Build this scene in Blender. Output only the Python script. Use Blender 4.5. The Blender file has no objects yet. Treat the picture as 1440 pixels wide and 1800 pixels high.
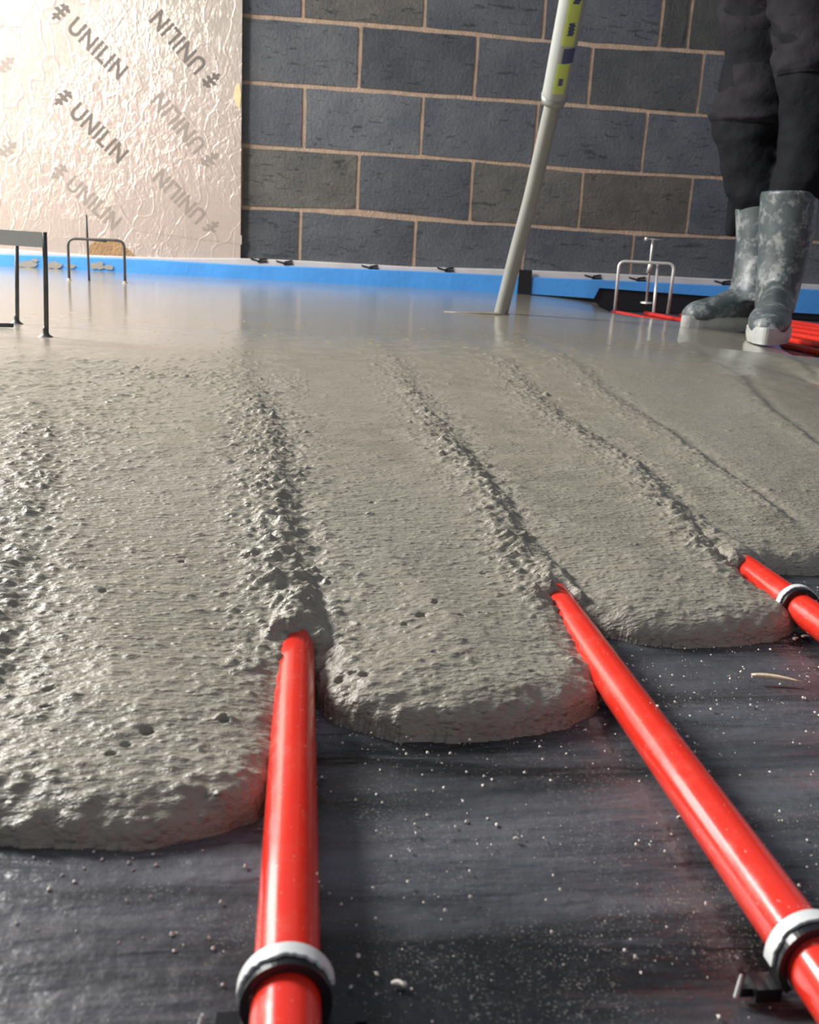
import bpy, bmesh, math, random
import numpy as np
from mathutils import Vector, Matrix, noise as mnoise
random.seed(7); rng = np.random.default_rng(11)
S = bpy.context.scene
COL = S.collection

# ------------------------------------------------------------------ camera
PITCH, ROLL, YAW, FPX, CYO, CAMZ = 0.2596, 0.0567, 0.1375, 1616.6, -22.4, 0.177
fw = Vector((math.sin(YAW)*math.cos(PITCH), math.cos(YAW)*math.cos(PITCH), -math.sin(PITCH)))
r0 = Vector((math.cos(YAW), -math.sin(YAW), 0)); u0 = r0.cross(fw)
cr = r0*math.cos(ROLL)+u0*math.sin(ROLL); cu = u0*math.cos(ROLL)-r0*math.sin(ROLL)
cam_d = bpy.data.cameras.new('camera'); cam = bpy.data.objects.new('camera', cam_d); COL.objects.link(cam)
M = Matrix((cr, cu, -fw)).transposed().to_4x4(); M.translation = (0, 0, CAMZ); cam.matrix_world = M
cam_d.sensor_fit = 'VERTICAL'; cam_d.sensor_height = 36; cam_d.lens = FPX*36/1800
cam_d.shift_y = CYO/1800; cam_d.clip_start = .01
cam_d.dof.use_dof = True; cam_d.dof.focus_distance = .62; cam_d.dof.aperture_fstop = 26
S.camera = cam
# ------------------------------------------------------------------ view, world, lights
vs = S.view_settings; vs.view_transform = 'Standard'; vs.look = 'None'; vs.gamma = 1; vs.use_curve_mapping = False
vs.exposure = 0.0
w = bpy.data.worlds.new('world'); S.world = w; w.use_nodes = True
w.node_tree.nodes['Background'].inputs[0].default_value = (.80, .86, 1.0, 1)
w.node_tree.nodes['Background'].inputs[1].default_value = 0.32
def area(name, loc, target, sx, sy, power, col):
    l = bpy.data.lights.new(name, 'AREA'); l.shape = 'RECTANGLE'; l.size = sx; l.size_y = sy; l.energy = power; l.color = col
    o = bpy.data.objects.new(name, l); COL.objects.link(o); o.location = loc
    o.rotation_euler = (Vector(target)-Vector(loc)).to_track_quat('-Z', 'Y').to_euler(); return o
area('window_daylight', (-2.08, 2.15, 1.72), (0.1, .45, 0), .75, .8, 180, (1, .98, .95))
area('patio_door_daylight', (-2.08, 3.2, 1.05), (-.6, 3.45, .5), .75, 1.7, 48, (1, .97, .93))

# ------------------------------------------------------------------ helpers
def ray(x, y):
    return fw + cr*((x-720)/FPX) - cu*((y-900-CYO)/FPX)
def at(x, y, z=0.0):                     # point of the horizontal plane z seen at pixel
    r = ray(x, y); k = (z-CAMZ)/r.z; return Vector((r.x*k, r.y*k, z))
def atY(x, y, Y):                        # point at depth Y
    r = ray(x, y); k = Y/r.y; return Vector((r.x*k, Y, CAMZ+r.z*k))
WX, WY, WA = .2509, 3.7985, -.0182
wt = Vector((math.cos(WA), math.sin(WA), 0)); wn = Vector((math.sin(WA), -math.cos(WA), 0))  # along, towards room
def onwall(x, y, off=0.0):               # (along, z) on the plane parallel to the back wall, off in front
    o = Vector((WX, WY, 0))+wn*off; r = ray(x, y); k = o.dot(wn)/r.dot(wn)
    p = Vector((0, 0, CAMZ))+r*k; return ((p-o).dot(wt), p.z)
def W(u, z, off=0.0):
    p = Vector((WX, WY, 0))+wn*off+wt*u; return Vector((p.x, p.y, z))

def mesh_obj(name, verts, faces, mat=None, parent=None, smooth=False):
    me = bpy.data.meshes.new(name); me.from_pydata([tuple(v) for v in verts], [], faces); me.update()
    o = bpy.data.objects.new(name, me); COL.objects.link(o)
    if mat: me.materials.append(mat)
    if parent: o.parent = parent
    if smooth: me.polygons.foreach_set('use_smooth', [True]*len(me.polygons))
    return o
def bm_obj(name, bm, mat=None, parent=None, smooth=False):
    me = bpy.data.meshes.new(name); bmesh.ops.recalc_face_normals(bm, faces=bm.faces); bm.to_mesh(me); bm.free()
    o = bpy.data.objects.new(name, me); COL.objects.link(o)
    if mat: me.materials.append(mat)
    if parent: o.parent = parent
    if smooth: me.polygons.foreach_set('use_smooth', [True]*len(me.polygons))
    return o
def tag(o, label=None, cat=None, group=None, kind=None):
    if label: o['label'] = label
    if cat: o['category'] = cat
    if group: o['group'] = group
    if kind: o['kind'] = kind
    return o
def empty(name, loc, label, cat, group=None):
    o = bpy.data.objects.new(name, None); COL.objects.link(o); o.location = loc; o.empty_display_size = .02
    return tag(o, label, cat, group)
def put(o, parent):                      # child built in world coordinates
    o.parent = parent; o.matrix_parent_inverse = Matrix.Translation(parent.location).inverted()
    return o
def catmull(P, n):
    P = [Vector(p) for p in P]; Q = [P[0]*2-P[1]]+P+[P[-1]*2-P[-2]]; out = []
    for i in range(1, len(Q)-2):
        for k in range(n):
            t = k/n; a, b, c, d = Q[i-1:i+3]
            out.append(.5*((2*b)+(c-a)*t+(2*a-5*b+4*c-d)*t*t+(3*b-a-3*c+d)*t**3))
    out.append(P[-1]); return out
def tube(bm, path, rad, seg=20, cap=True, jit=0):
    path = [Vector(p) for p in path]; n = len(path); rings = []
    t = (path[1]-path[0]).normalized(); up = Vector((0, 0, 1)) if abs(t.z) < .9 else Vector((1, 0, 0))
    s = t.cross(up).normalized()
    for i, p in enumerate(path):
        t = (path[min(i+1, n-1)]-path[max(i-1, 0)]).normalized()
        s = (s-t*s.dot(t)).normalized(); q = s.cross(t); r = rad[i] if isinstance(rad, (list, tuple)) else rad
        rings.append([bm.verts.new(p+(s*math.cos(2*math.pi*k/seg)+q*math.sin(2*math.pi*k/seg))*r*(1+random.uniform(-jit, jit))) for k in range(seg)])
    for a, b in zip(rings, rings[1:]):
        for k in range(seg): bm.faces.new((a[k], a[(k+1) % seg], b[(k+1) % seg], b[k]))
    if cap: bm.faces.new(rings[0][::-1]); bm.faces.new(rings[-1])
    return rings
def box(bm, c, ax, ay, az):              # centre and three half-axis vectors
    c, ax, ay, az = map(Vector, (c, ax, ay, az))
    v = [bm.verts.new(c+ax*i+ay*j+az*k) for i in (-1, 1) for j in (-1, 1) for k in (-1, 1)]
    for f in ((0, 1, 3, 2), (4, 6, 7, 5), (0, 4, 5, 1), (2, 3, 7, 6), (0, 2, 6, 4), (1, 5, 7, 3)): bm.faces.new([v[i] for i in f])
def fillet(P, r, n=6):                   # round the inner corners of a polyline
    P = [Vector(p) for p in P]; out = [P[0]]
    for a, b, c in zip(P, P[1:], P[2:]):
        d1 = (a-b).normalized(); d2 = (c-b).normalized(); s, e = b+d1*r, b+d2*r
        for k in range(n+1):
            t = k/n; out.append(s*(1-t)**2+b*2*t*(1-t)+e*t*t)
    out.append(P[-1]); return out

# numpy value noise
TAB = rng.random((256, 256)).astype(np.float32)
def vn(x, y, sd=0):
    x = x+sd*17.31; y = y+sd*9.73; xi = np.floor(x).astype(np.int64); yi = np.floor(y).astype(np.int64)
    fx = x-xi; fy = y-yi; fx = fx*fx*(3-2*fx); fy = fy*fy*(3-2*fy)
    a = TAB[xi & 255, yi & 255]; b = TAB[(xi+1) & 255, yi & 255]; c = TAB[xi & 255, (yi+1) & 255]; d = TAB[(xi+1) & 255, (yi+1) & 255]
    return (a*(1-fx)+b*fx)*(1-fy)+(c*(1-fx)+d*fx)*fy-.5
def grid_obj(name, X, Y, Z, keep=None, mat=None):
    ny, nx = X.shape; idx = np.arange(nx*ny).reshape(ny, nx)
    q = np.stack([idx[:-1, :-1], idx[:-1, 1:], idx[1:, 1:], idx[1:, :-1]], -1).reshape(-1, 4)
    if keep is not None:
        k = keep.reshape(-1); q = q[k[q].any(1)]
    used = np.unique(q); rem = np.zeros(nx*ny, np.int64); rem[used] = np.arange(len(used)); q = rem[q]
    co = np.stack([X, Y, Z], -1).reshape(-1, 3)[used]
    me = bpy.data.meshes.new(name); me.vertices.add(len(co)); me.vertices.foreach_set('co', co.astype(np.float32).ravel())
    me.loops.add(q.size); me.loops.foreach_set('vertex_index', q.astype(np.int32).ravel())
    me.polygons.add(len(q)); me.polygons.foreach_set('loop_start', np.arange(0, q.size, 4, dtype=np.int32))
    me.polygons.foreach_set('loop_total', np.full(len(q), 4, np.int32))
    me.update(calc_edges=True); me.polygons.foreach_set('use_smooth', np.ones(len(q), bool))
    o = bpy.data.objects.new(name, me); COL.objects.link(o)
    if mat: me.materials.append(mat)
    return o

# ------------------------------------------------------------------ materials
class NT:
    def __init__(s, name):
        s.m = bpy.data.materials.new(name); s.m.use_nodes = True; s.t = s.m.node_tree; s.b = s.t.nodes['Principled BSDF']
        s.co = s.t.nodes.new('ShaderNodeTexCoord').outputs['Object']
    def n(s, k, **kw):
        o = s.t.nodes.new(k)
        for a, v in kw.items(): setattr(o, a, v)
        return o
    def l(s, a, b): s.t.links.new(a, b)
    def noise(s, scale, detail=4, rough=.5, stretch=None, rot=None, dist=0):
        o = s.n('ShaderNodeTexNoise'); o.inputs['Scale'].default_value = scale; o.inputs['Detail'].default_value = detail
        o.inputs['Roughness'].default_value = rough; o.inputs['Distortion'].default_value = dist
        c = s.co
        if stretch or rot:
            mp = s.n('ShaderNodeMapping'); mp.inputs['Scale'].default_value = stretch or (1, 1, 1); mp.inputs['Rotation'].default_value = rot or (0, 0, 0)
            s.l(c, mp.inputs[0]); c = mp.outputs[0]
        s.l(c, o.inputs['Vector']); return o.outputs['Fac']
    def vor(s, scale, feature='F1', rnd=1, stretch=None):
        o = s.n('ShaderNodeTexVoronoi', feature=feature); o.inputs['Scale'].default_value = scale; o.inputs['Randomness'].default_value = rnd
        c = s.co
        if stretch:
            mp = s.n('ShaderNodeMapping'); mp.inputs['Scale'].default_value = stretch; s.l(c, mp.inputs[0]); c = mp.outputs[0]
        s.l(c, o.inputs['Vector']); return o.outputs['Distance']
    def ramp(s, f, stops):
        o = s.n('ShaderNodeValToRGB'); e = o.color_ramp.elements
        while len(e) < len(stops): e.new(.5)
        for i, (p, c) in enumerate(stops): e[i].position = p; e[i].color = tuple(c)+(1,) if not isinstance(c, float) else (c, c, c, 1)
        s.l(f, o.inputs[0]); return o.outputs[0]
    def mix(s, f, a, b, mode='MIX'):
        o = s.n('ShaderNodeMix', data_type='RGBA', blend_type=mode)
        if isinstance(f, float): o.inputs[0].default_value = f
        else: s.l(f, o.inputs[0])
        for i, v in ((6, a), (7, b)):
            if isinstance(v, tuple): o.inputs[i].default_value = v+(1,)
            else: s.l(v, o.inputs[i])
        return o.outputs[2]
    def math(s, op, a, b=0.0):
        o = s.n('ShaderNodeMath', operation=op)
        for i, v in ((0, a), (1, b)):
            if isinstance(v, (float, int)): o.inputs[i].default_value = v
            else: s.l(v, o.inputs[i])
        return o.outputs[0]
    def bump(s, h, st, dist, prev=None):
        o = s.n('ShaderNodeBump'); o.inputs['Strength'].default_value = st; o.inputs['Distance'].default_value = dist; s.l(h, o.inputs['Height'])
        if prev: s.l(prev, o.inputs['Normal'])
        return o.outputs[0]
    def set(s, col=None, rough=None, metal=None, normal=None, **kw):
        for k, v in (('Base Color', col), ('Roughness', rough), ('Metallic', metal), ('Normal', normal)):
            if v is None: continue
            if isinstance(v, tuple): s.b.inputs[k].default_value = v+(1,)
            elif isinstance(v, (float, int)): s.b.inputs[k].default_value = v
            else: s.l(v, s.b.inputs[k])
        for k, v in kw.items(): s.b.inputs[k.replace('_', ' ')].default_value = v
        return s.m
def simple(name, col, rough=.5, metal=0.0, var=.15, scale=40, bs=.3, bd=.001):
    m = NT(name); f = m.noise(scale, 5); c = m.mix(f, tuple(x*(1-var) for x in col), tuple(min(1, x*(1+var)) for x in col))
    return m.set(c, rough, metal, m.bump(m.noise(scale*4, 4), bs, bd))

def mat_screed():
    m = NT('wet_screed')
    big = m.noise(3, 4); mid = m.noise(45, 5)
    c = m.mix(m.ramp(mid, [(.35, 0.0), (.7, 1.0)]), (.255, .232, .182), (.345, .318, .255))
    c = m.mix(m.ramp(big, [(.4, 0.0), (.65, 1.0)]), c, (.31, .285, .232))
    c = m.mix(m.ramp(m.vor(420), [(.0, 1.0), (.12, 0.0)]), c, (.20, .19, .155))
    sp = m.n('ShaderNodeSeparateXYZ'); m.l(m.co, sp.inputs[0])
    far = m.n('ShaderNodeMapRange'); far.inputs[1].default_value = .5; far.inputs[2].default_value = 1.5; m.l(sp.outputs[1], far.inputs[0])
    ro = m.n('ShaderNodeMapRange'); m.l(far.outputs[0], ro.inputs[0]); ro.inputs[3].default_value = .42; ro.inputs[4].default_value = .12
    # the sand grain and flow ripples stand out where the mix has dried off, and sink in the flooded far part
    amp = m.n('ShaderNodeMapRange'); m.l(far.outputs[0], amp.inputs[0]); amp.inputs[3].default_value = 1; amp.inputs[4].default_value = .06
    h = m.math('ADD', m.noise(340, 3, .6, (.55, 1.3, 1)), m.math('MULTIPLY', m.noise(120, 4, .6, (.4, 1.3, 1), None, .5), 1.5))
    h = m.math('ADD', h, m.math('MULTIPLY', m.ramp(m.vor(260, stretch=(.7, 1, 1)), [(.0, 1.0), (.35, 0.0)]), .5))
    b = m.n('ShaderNodeBump'); b.inputs['Distance'].default_value = .0015; m.l(h, b.inputs['Height']); m.l(amp.outputs[0], b.inputs['Strength'])
    return m.set(c, ro.outputs[0], 0, b.outputs[0], Specular_IOR_Level=.5)
def mat_membrane():
    m = NT('black_polythene')
    sheen = m.ramp(m.noise(9, 6, .62, (.40, 3.2, 1), (0, 0, .07), .4), [(.36, 0.0), (.66, 1.0)])  # bluish-grey bands: sheen along the wrinkles, painted into the base colour
    c = m.mix(sheen, (.009, .011, .013), (.120, .124, .140))
    fine = m.ramp(m.noise(1300, 2), [(.60, 0.0), (.70, 1.0)]); clus = m.ramp(m.noise(22, 4, .6), [(.42, 0.0), (.7, 1.0)])
    c = m.mix(m.math('MULTIPLY', fine, clus), c, (.33, .31, .27))
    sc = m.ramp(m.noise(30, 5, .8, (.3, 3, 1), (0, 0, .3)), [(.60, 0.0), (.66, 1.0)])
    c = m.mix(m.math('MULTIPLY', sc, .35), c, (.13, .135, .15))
    r = m.ramp(m.noise(14, 5), [(.3, .24), (.75, .45)])
    h = m.math('ADD', m.noise(16, 5, .6, (.25, 1.2, 1), (0, 0, .06)), m.math('MULTIPLY', m.noise(140, 3), .1))
    return m.set(c, r, 0, m.bump(h, .6, .016), Specular_IOR_Level=.55)
def mat_pipe():
    m = NT('red_plastic_pipe')
    du = m.ramp(m.noise(60, 6, .7), [(.5, 0.0), (.75, 1.0)])
    c = m.mix(m.math('MULTIPLY', du, .22), (.78, .032, .016), (.68, .18, .13))
    sp = m.ramp(m.noise(800, 2), [(.70, 0.0), (.76, 1.0)])
    c = m.mix(m.math('MULTIPLY', sp, .7), c, (.55, .45, .38))
    return m.set(c, m.ramp(du, [(0.0, .2), (1.0, .38)]), 0, m.bump(m.noise(90, 3), .15, .001), Coat_Weight=.3, Coat_Roughness=.08)
def mat_block():
    m = NT('dense_concrete_block')
    at_ = m.n('ShaderNodeAttribute', attribute_name='tint')
    c = m.mix(m.ramp(m.noise(7, 5, .6), [(.35, 0.0), (.7, 1.0)]), (.80, .82, .86), (1.25, 1.22, 1.18))
    c = m.mix(1.0, at_.outputs[0], c, 'MULTIPLY')
    st = m.ramp(m.noise(9, 5, .7, (1.3, 1, 5), (0, .65, 0), 1.2), [(.60, 0.0), (.68, 1.0)])
    c = m.mix(m.math('MULTIPLY', st, .5), c, (.14, .15, .17))
    cr_ = m.ramp(m.noise(8, 4, .6, (1.2, 1, 6), (0, .75, 0), 1.5), [(.36, 1.0), (.40, 0.0)])
    c = m.mix(m.math('MULTIPLY', cr_, .6), c, (.025, .027, .03))
    sp = m.ramp(m.vor(26), [(.03, 1.0), (.07, 0.0)]); c = m.mix(m.math('MULTIPLY', sp, .6), c, (.22, .19, .15))
    h = m.math('ADD', m.noise(9, 5, .7, (1.3, 1, 5), (0, .65, 0), 1.2), m.noise(90, 4))
    return m.set(c, .55, 0, m.bump(h, .5, .006), Specular_IOR_Level=.35)
def mat_foil():
    m = NT('crinkled_foil_facing')
    c = m.mix(m.ramp(m.noise(3.5, 4, .6), [(.35, 0.0), (.7, 1.0)]), (.67, .58, .49), (.77, .70, .62))
    c = m.mix(m.ramp(m.noise(1.7, 3), [(.45, 0.0), (.65, 1.0)]), c, (.72, .59, .52))
    g = m.n('ShaderNodeTexBrick'); g.offset = 0; g.inputs['Scale'].default_value = 9; g.inputs['Mortar Size'].default_value = .008; g.inputs['Mortar Smooth'].default_value = .4
    g.inputs['Brick Width'].default_value = 1; g.inputs['Row Height'].default_value = .42
    mp = m.n('ShaderNodeMapping'); mp.inputs['Rotation'].default_value = (math.pi/2, 0, 0); m.l(m.co, mp.inputs[0]); m.l(mp.outputs[0], g.inputs[0])
    c = m.mix(m.math('MULTIPLY', g.outputs['Fac'], .35), c, (.5, .43, .36))
    ws = m.n('ShaderNodeTexNoise'); ws.inputs['Scale'].default_value = 5; m.l(m.co, ws.inputs[0])
    add = m.n('ShaderNodeMix', data_type='RGBA', blend_type='ADD'); add.inputs[0].default_value = .22; m.l(m.co, add.inputs[6]); m.l(ws.outputs['Color'], add.inputs[7])
    v = m.n('ShaderNodeTexVoronoi', feature='DISTANCE_TO_EDGE'); v.inputs['Scale'].default_value = 7
    mp2 = m.n('ShaderNodeMapping'); mp2.inputs['Scale'].default_value = (1.6, 1, .55); m.l(add.outputs[2], mp2.inputs[0]); m.l(mp2.outputs[0], v.inputs[0])
    r1 = m.ramp(v.outputs['Distance'], [(0.0, 1.0), (.035, 0.0)])
    nz = m.noise(34, 4, .6, (1.2, 1, .8), None, 1.5); msk = m.ramp(m.noise(2.2, 3), [(.4, 0.0), (.6, 1.0)])
    h = m.math('ADD', m.math('MULTIPLY', m.math('MULTIPLY', r1, .55), m.noise(4, 2)), m.math('MULTIPLY', m.math('MULTIPLY', nz, m.math('ADD', msk, .25)), 1.3))
    return m.set(c, .34, .45, m.bump(h, .6, .0045))

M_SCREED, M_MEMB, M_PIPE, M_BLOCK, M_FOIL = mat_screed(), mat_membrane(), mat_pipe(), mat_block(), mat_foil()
M_MORTAR = simple('pink_mortar', (.47, .34, .25), .9, 0, .35, 30, .8, .004)
M_BLUE = simple('blue_foam', (.085, .36, .86), .45, 0, .12, 14, .4, .003)
M_WHITE = simple('pale_upstand', (.62, .58, .56), .6, 0, .2, 12)
M_BLACK = simple('black_plastic', (.010, .010, .012), .3)
M_TAPE = simple('black_tape', (.012, .012, .013), .45)
M_INK = simple('grey_print', (.20, .17, .15), .5, .2)
M_INKP = simple('faint_grey_print', (.40, .34, .30), .45, .3)
M_FOAM = simple('cream_foam_edge', (.80, .68, .38), .8)
M_TORN = simple('torn_brown_foam', (.42, .26, .13), .9, 0, .4, 30, .9, .006)
M_STEEL = simple('splashed_steel', (.13, .125, .12), .5, .6, .5, 90)
M_ZINC = simple('zinc_steel', (.72, .70, .66), .38, .55, .12, 60)
M_PLATE = simple('pale_plate', (.70, .72, .70), .5, .1, .15, 30)
M_POLE = simple('dusty_grey_tube', (.27, .275, .255), .4, .2, .12, 25, .2)
M_SLEEVE = simple('pale_sleeve', (.34, .36, .34), .38, .1, .08, 20, .2)
M_LIME = simple('lime_sticker', (.50, .60, .12), .4, 0, .1)
M_NAVY = simple('navy_sticker', (.05, .07, .16), .4, 0, .1)
M_WOOD = simple('pale_splinter', (.74, .62, .42), .7, 0, .12, 300)
M_CRUMB = simple('pale_crumb', (.72, .67, .58), .8, 0, .2, 300)
M_WALL = simple('plain_plaster', (.42, .40, .37), .85, 0, .1, 3)
M_CLOTH = simple('black_workwear', (.010, .011, .014), .8, 0, .5, 18, .6, .004)
M_CLOTH2 = simple('charcoal_workwear', (.020, .019, .023), .82, 0, .4, 22, .6, .004)
for m_ in (M_CLOTH, M_CLOTH2): m_.node_tree.nodes['Principled BSDF'].inputs['Specular IOR Level'].default_value = .12
M_SKIN = simple('skin', (.50, .30, .21), .5, 0, .08, 30)
M_HAIR = simple('dark_hair', (.03, .022, .016), .6, 0, .3, 120)
def mat_boot():
    m = NT('splashed_rubber'); sp = m.ramp(m.noise(26, 6, .75), [(.50, 0.0), (.62, 1.0)])
    c = m.mix(m.noise(6, 3), (.045, .062, .064), (.085, .105, .108)); c = m.mix(m.math('MULTIPLY', sp, .7), c, (.34, .36, .35))
    return m.set(c, .42, 0, m.bump(m.noise(60, 4), .3, .002))
M_BOOT = mat_boot()
def mat_sole():
    m = NT('mud_coated_sole'); return m.set(m.mix(m.noise(30, 5), (.30, .31, .29), (.55, .55, .52)), .5, 0, m.bump(m.noise(50, 3), .4, .003))
M_SOLE = mat_sole()

# ------------------------------------------------------------------ floor membrane
gx = np.concatenate([np.linspace(-2.3, -.36, 60)[:-1], np.linspace(-.36, .55, 420), np.linspace(.55, 2.9, 90)[1:]])
gy = np.concatenate([np.linspace(-.4, .12, 60)[:-1], np.linspace(.12, .75, 330), np.linspace(.75, 3.98, 120)[1:]])
X, Y = np.meshgrid(gx, gy)
Z = .0042*vn(X*4+.3*Y, Y*44+2.5*vn(X*6, Y*5, 3), 1)+.0010*vn(X*14, Y*70+3*vn(X*9, Y*9, 4), 2)+.0015*vn(X*9, Y*12, 5)
Z = Z*np.clip((1.2-Y)/.4, .2, 1)-.0012
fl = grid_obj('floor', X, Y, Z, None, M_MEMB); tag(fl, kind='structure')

# ------------------------------------------------------------------ heating pipes
PS = .1345; PX = [.003+PS*i for i in range(-1, 17)]; PX[1] = .0050; PX[2] = .1385; PX[3] = .2680
BEND = {0: .0145, 1: .014, 2: .010}   # the hand-laid pipes run slightly askew
def PXA(k, y): return PX[k]+BEND.get(k, 0)*(min(y, .5)-.36-.05*k)
for i, x in enumerate(PX):
    k = i-1; yb = 3.35 if k < 9 else 3.45
    pts = [((PX[i]+BEND.get(k, 0)*(min(y, .5)-.36-.05*k) if k < 3 else x+.0012*math.sin(y*5+k*2)), y, .0094) for y in np.linspace(-.25, yb-.02*(k % 2), 60)]
    bm = bmesh.new(); tube(bm, pts, .0081, 28)
    o = bm_obj('heating_pipe', bm, M_PIPE, None, True)
    lab = {-1: 'red heating pipe hidden under screed at far left of the pour', 0: 'red heating pipe in the middle foreground running straight towards the camera, leftmost',
           1: 'red heating pipe slanting across the lower right foreground, second exposed pipe from the left',
           6: 'red heating pipe just poking out of the screed at the right edge',
           2: 'short exposed red heating pipe at the right edge, beside the third screed lobe'}.get(k, 'red heating pipe of the uncovered rows beyond the screed on the right')
    tag(o, lab, 'pipe', 'parallel red heating pipes' if k < 3 else 'uncovered far heating pipes')
    if k in (-1, 3, 4, 5, 15): bpy.data.objects.remove(o)
PX = PX[1:]

# ------------------------------------------------------------------ screed
bnd = [at(-900, 1500), at(-400, 1490), at(-250, 1470), at(-190, 1430), at(-175, 1290), at(-160, 1400), at(-90, 1478), at(0, 1489), at(100, 1492), at(230, 1494), at(330, 1478), at(400, 1460), at(455, 1444)]
def nx(k, dx, y): return Vector((PXA(k, y)+dx, y, 0))
bnd += [nx(0, -.003, .278), nx(0, .002, .32), nx(0, .0035, .374), nx(0, .0055, .366), nx(0, .0085, .350)]
bnd += [at(575, 1258), at(620, 1277), at(700, 1290), at(800, 1296), at(900, 1285), at(1000, 1266), at(1050, 1243)]
bnd += [nx(1, -.002, .345), nx(1, .003, .385), nx(1, .004, .427), nx(1, .008, .415), at(1075, 1122)]
bnd += [at(1130, 1133), at(1200, 1137), at(1300, 1131), at(1370, 1122), at(1400, 1105)]
bnd += [nx(2, -.001, .445), nx(2, .0035, .480), nx(2, .008, .484), at(1375, 1008), at(1430, 1010), at(1500, 1000)]
bnd += [Vector(v+(0,)) for v in ((.40, .56), (.44, .62), (.50, .70), (.56, .80), (.62, .90), (.68, 1.0), (.74, 1.10), (.80, 1.17), (.803, 1.31), (.81, 1.345), (.83, 1.22), (.90, 1.32), (1.0, 1.44), (1.06, 1.55), (1.10, 1.66), (1.07, 1.74))]
for q in ((1438, 613), (1412, 603), (1388, 594), (1374, 577), (1330, 562), (1240, 561), (1190, 555), (1150, 550), (1095, 541), (1060, 527)):
    bnd.append(Vector((*at(*q, .045)[:2], 0)))
bnd = [v.copy() for v in bnd]
P = np.array([[v.x, v.y] for v in bnd])
last = P[-1]; P = np.vstack([P, [[last[0]+.02, 3.70]]])
wl_, wr_ = W(-2.6, 0, .03), W(1.0, 0, .03)
poly = np.vstack([P, [[P[-1, 0], 3.9]], [[-2.4, 3.9]], [[-2.4, P[0, 1]]]])
def inside(X, Y):
    r = np.zeros(X.shape, bool); n = len(poly)
    for i in range(n):
        x1, y1 = poly[i]; x2, y2 = poly[(i+1) % n]
        if y1 == y2: continue
        r ^= ((y1 > Y) != (y2 > Y)) & (X < (x2-x1)*(Y-y1)/(y2-y1)+x1)
    return r
def dist(X, Y):
    d = np.full(X.shape, 9.0)
    for (x1, y1), (x2, y2) in zip(P[:-1], P[1:]):
        vx, vy = x2-x1, y2-y1; t = np.clip(((X-x1)*vx+(Y-y1)*vy)/(vx*vx+vy*vy+1e-12), 0, 1)
        d = np.minimum(d, np.hypot(X-x1-t*vx, Y-y1-t*vy))
    return d
fx = [-.16]
while fx[-1] < .34: fx.append(fx[-1]+.00085)
st = .00085
while fx[-1] < 1.75: st = min(st*1.014, .011); fx.append(fx[-1]+st)
L = [-.16]; st = .00085
while L[0] > -2.1: st = min(st*1.02, .014); L.insert(0, L[0]-st)
gx = np.array(L[:-1]+fx)
gy = [.205]
while gy[-1] < 3.80: gy.append(gy[-1]+max(.00075, .0026*gy[-1]))
gy = np.array(gy); X, Y = np.meshgrid(gx, gy)
ins = inside(X, Y); D = dist(X, Y); Ds = np.where(ins, D, -D)
wob = .0018*vn(X*160, Y*160, 3)+.0022*vn(X*60, Y*60, 4); Dw = Ds+wob*np.clip((1.2-Y), 0, 1)
e = np.clip(Dw/.016, 0, 1); H = .0105*np.sqrt(np.clip(1-(1-e)**2, 0, 1))
Dp = np.clip(Dw, 0, 9); farf = np.clip((Y-1.0)/.2, 0, 1); H += .0105*(1-np.exp(-Dp/(.085-.065*farf)))+.0290*(1-np.exp(-Dp/(.62-.47*farf)))
H[Dw <= 0] = -.0045
# ridges above the buried pipes
RP = [([(-40, 1240), (-20, 1060), (30, 920), (60, 800), (70, 700), (60, 655)], .35), ([(525, 1105), (508, 1000), (490, 900), (475, 800), (455, 720), (415, 655)], .374), ([(985, 1030), (930, 955), (870, 865), (800, 790), (745, 725), (690, 660)], .428),
       ([(1315, 978), (1200, 880), (1100, 800), (980, 735), (870, 650)], .482), ([(1470, 900), (1250, 785), (1166, 735), (1060, 680), (950, 620)], .60), ([(1440, 745), (1282, 654), (1166, 592)], .80), ([(1440, 650), (1330, 605)], 1.2)]
rid = []
for pl, yb_ in RP:
    q = [at(a_, b_, .032 if yb_ < .5 else .04) for a_, b_ in pl]; rid.append(([v.x for v in q], [v.y for v in q], yb_))
band = np.zeros_like(X)
for j, (rx, ry, yb) in enumerate(rid):
    xc = np.interp(Y, ry, rx); dx = X-xc-.004*vn(Y*14, Y*0, 7+j); a = np.where(Y > yb-.02, np.exp(-np.clip(Y-yb, 0, 9)/.55), np.exp(-((Y-yb+.02)/.02)**2))
    wd = .013+.020*np.clip(Y-yb, 0, 1.2)
    left = np.exp(-(np.clip(-dx, 0, 1)/(wd*1.6))**2); right = np.exp(-(np.clip(dx, 0, 1)/(wd*.45))**2)
    a = a*(.35 if j == 0 else 1)
    H += np.where(ins, .0030*a*np.where(dx < 0, left, right), 0)-np.where(ins, .0018*a*np.exp(-((dx-wd*.9)/(wd*.5))**2), 0)
    b = np.exp(-(dx/(wd*(1.25 if j > 1 else 1.7)))**2)*np.clip((Y-yb+.06)/.06, 0, 1)*np.clip((1.15+.12*j-Y)/.45, 0, 1)
    band = np.maximum(band, b*(.5 if j == 0 else .8 if j < 3 else .7 if j == 3 else .4))
    if j in (1, 2, 3):      # hood of mix where it closes over the pipe
        hx = X-PXA(j-1, yb); hood = .0205-(hx/.0125)**2*.006
        m_ = ins & (Y > yb-.004) & (Y < yb+.10) & (np.abs(hx) < .016)
        H = np.where(m_, np.maximum(H, np.minimum(hood, H+.008)*(1-np.clip((Y-yb-.03)/.07, 0, 1))+H*np.clip((Y-yb-.03)/.07, 0, 1)), H)
arc = np.exp(-((Y-1.0-.12*vn(X*3, X*0, 9)-.1*X)/.08)**2)*(X < .02); band = np.maximum(band, arc*.55)
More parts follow.
